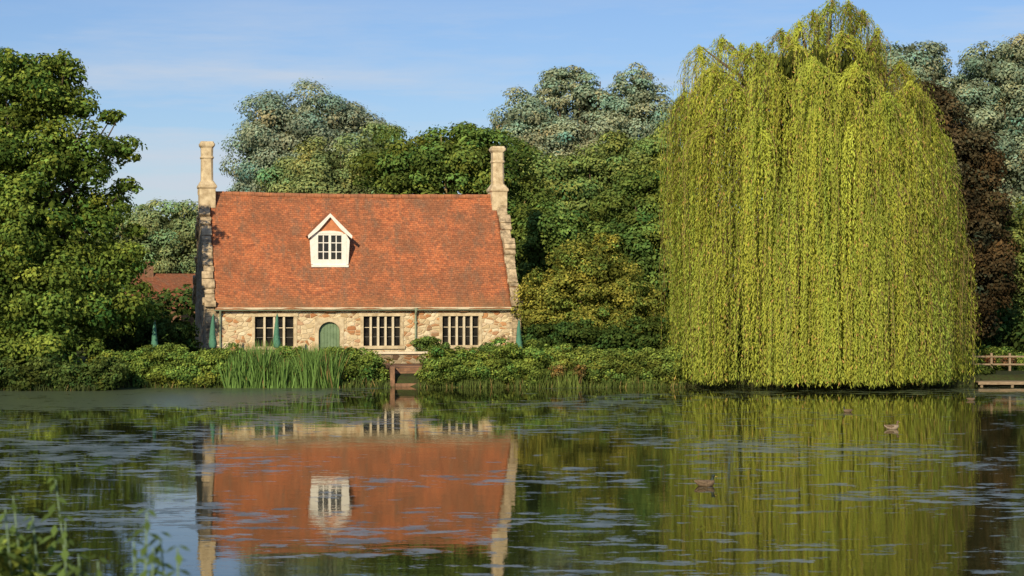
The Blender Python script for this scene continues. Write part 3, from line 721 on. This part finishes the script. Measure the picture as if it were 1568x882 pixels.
# ------------------------------------------------------------------ foreground bank weeds (lower left)
def fg():
    base=(-1.8,7,1.2); e=empty('nettle_patch',base); L=Leaves(); B=Buf()
    lo=[(-1.95,7.1,2.62,.26,.3,.3),(-1.78,6.9,2.54,.2,.25,.3),(-2.15,7.3,2.72,.24,.3,.3),(-1.62,7.2,2.46,.18,.2,.22),(-1.42,6.6,2.4,.14,.2,.2),(-1.2,6.4,2.42,.1,.15,.16)]
    crown(L,lo,leaf=.07,aspect=.55,cover=1.4,col=(.12,.18,.04),rc=.13,var=.35,tipcol=(.28,.36,.08),fill=.1)
    st=[(85,735,8),(225,785,6.2),(272,840,6.0),(205,830,6.4),(20,760,7.5),(245,825,6.3),(120,850,6.8),(8,780,7),(50,790,7.2),(100,800,7),(235,840,6.1),(150,860,6.4)]
    for px,py,d in st:
        zt=WZ(py,d); x=WX(px,d); x0=x+random.uniform(-.1,.1)
        pts=[(x0,d,1.0),(x0+.03,d,(zt+1)/2),(x,d,zt)]
        B.tube([(a-base[0],b-base[1],c-base[2]) for a,b,c in pts],[.008,.006,.003],5)
        z=zt; k=0
        while z>zt-.75:
            for sg in (-1,1):
                ang=k*1.57+random.uniform(-.5,.5); dx,dy=math.cos(ang)*sg,math.sin(ang)*sg; s=.03+random.uniform(.02,.055)*min(1,(zt-z)*3+.1)
                p=np.array([[x+dx*s*.6,d+dy*s*.6,z+random.uniform(-.015,.015)]]); L.add(p,np.array([[dx*.5,dy*.5-.4,.8]]),np.array([s*1.3]),np.array([s*.6]),np.array([[.09,.14,.04]])*random.uniform(.6,1.5),np.array([[dx,dy,-.4]]))
            z-=.04; k+=1
    L.obj('foliage',M_leaf,e,base); B.obj('stems',[M_green],e)
fg()
# ------------------------------------------------------------------ sky, sun, camera
EL=math.radians(24); S=math.radians(17)
w=bpy.data.worlds.new('World'); scene.world=w; w.use_nodes=True; nt=w.node_tree; nt.nodes.clear()
out=nt.nodes.new('ShaderNodeOutputWorld'); bg=nt.nodes.new('ShaderNodeBackground'); bg.inputs[1].default_value=.105
sk=nt.nodes.new('ShaderNodeTexSky'); sk.sky_type='NISHITA'; sk.sun_disc=False; sk.sun_elevation=EL; sk.sun_rotation=math.pi+S; sk.air_density=1.0; sk.dust_density=.3; sk.ozone_density=2.2
v=coords(nt,(1,1,8),'Generated'); cl=noise(nt,v,5.5,8,.62); cl2=noise(nt,v,1.8,4,.5)
tint=mixc(nt,1.0,sk.outputs[0],(.68,.77,1.0),'MULTIPLY')
f=mixc(nt,1.0,ramp(nt,cl,[(.42,0),(.68,1)]),ramp(nt,cl2,[(.38,.15),(.6,.75)]),'MULTIPLY')
c=mixc(nt,f,tint,(5.8,6.3,7.1))
nt.links.new(c,bg.inputs[0]); nt.links.new(bg.outputs[0],out.inputs[0])
sun=bpy.data.lights.new('sun','SUN'); sun.energy=5.0; sun.angle=math.radians(.55); sun.color=(1,.84,.58)
so=bpy.data.objects.new('sun',sun); scene.collection.objects.link(so); so.location=(-20,-40,60)
D=Vector((math.sin(S)*math.cos(EL),math.cos(S)*math.cos(EL),-math.sin(EL))); so.rotation_euler=D.to_track_quat('-Z','Y').to_euler()
cam=bpy.data.cameras.new('camera'); co=bpy.data.objects.new('camera',cam); scene.collection.objects.link(co)
co.location=(0,0,H); co.rotation_euler=(math.pi/2,0,0); cam.lens=36*F/1568; cam.sensor_width=36; cam.clip_end=6000; cam.clip_start=.1
cam.dof.use_dof=True; cam.dof.focus_distance=82; cam.dof.aperture_fstop=5.0
scene.camera=co
scene.view_settings.view_transform='Standard'; scene.view_settings.look='None'; scene.view_settings.exposure=0
print('LEAVES',TOTAL)
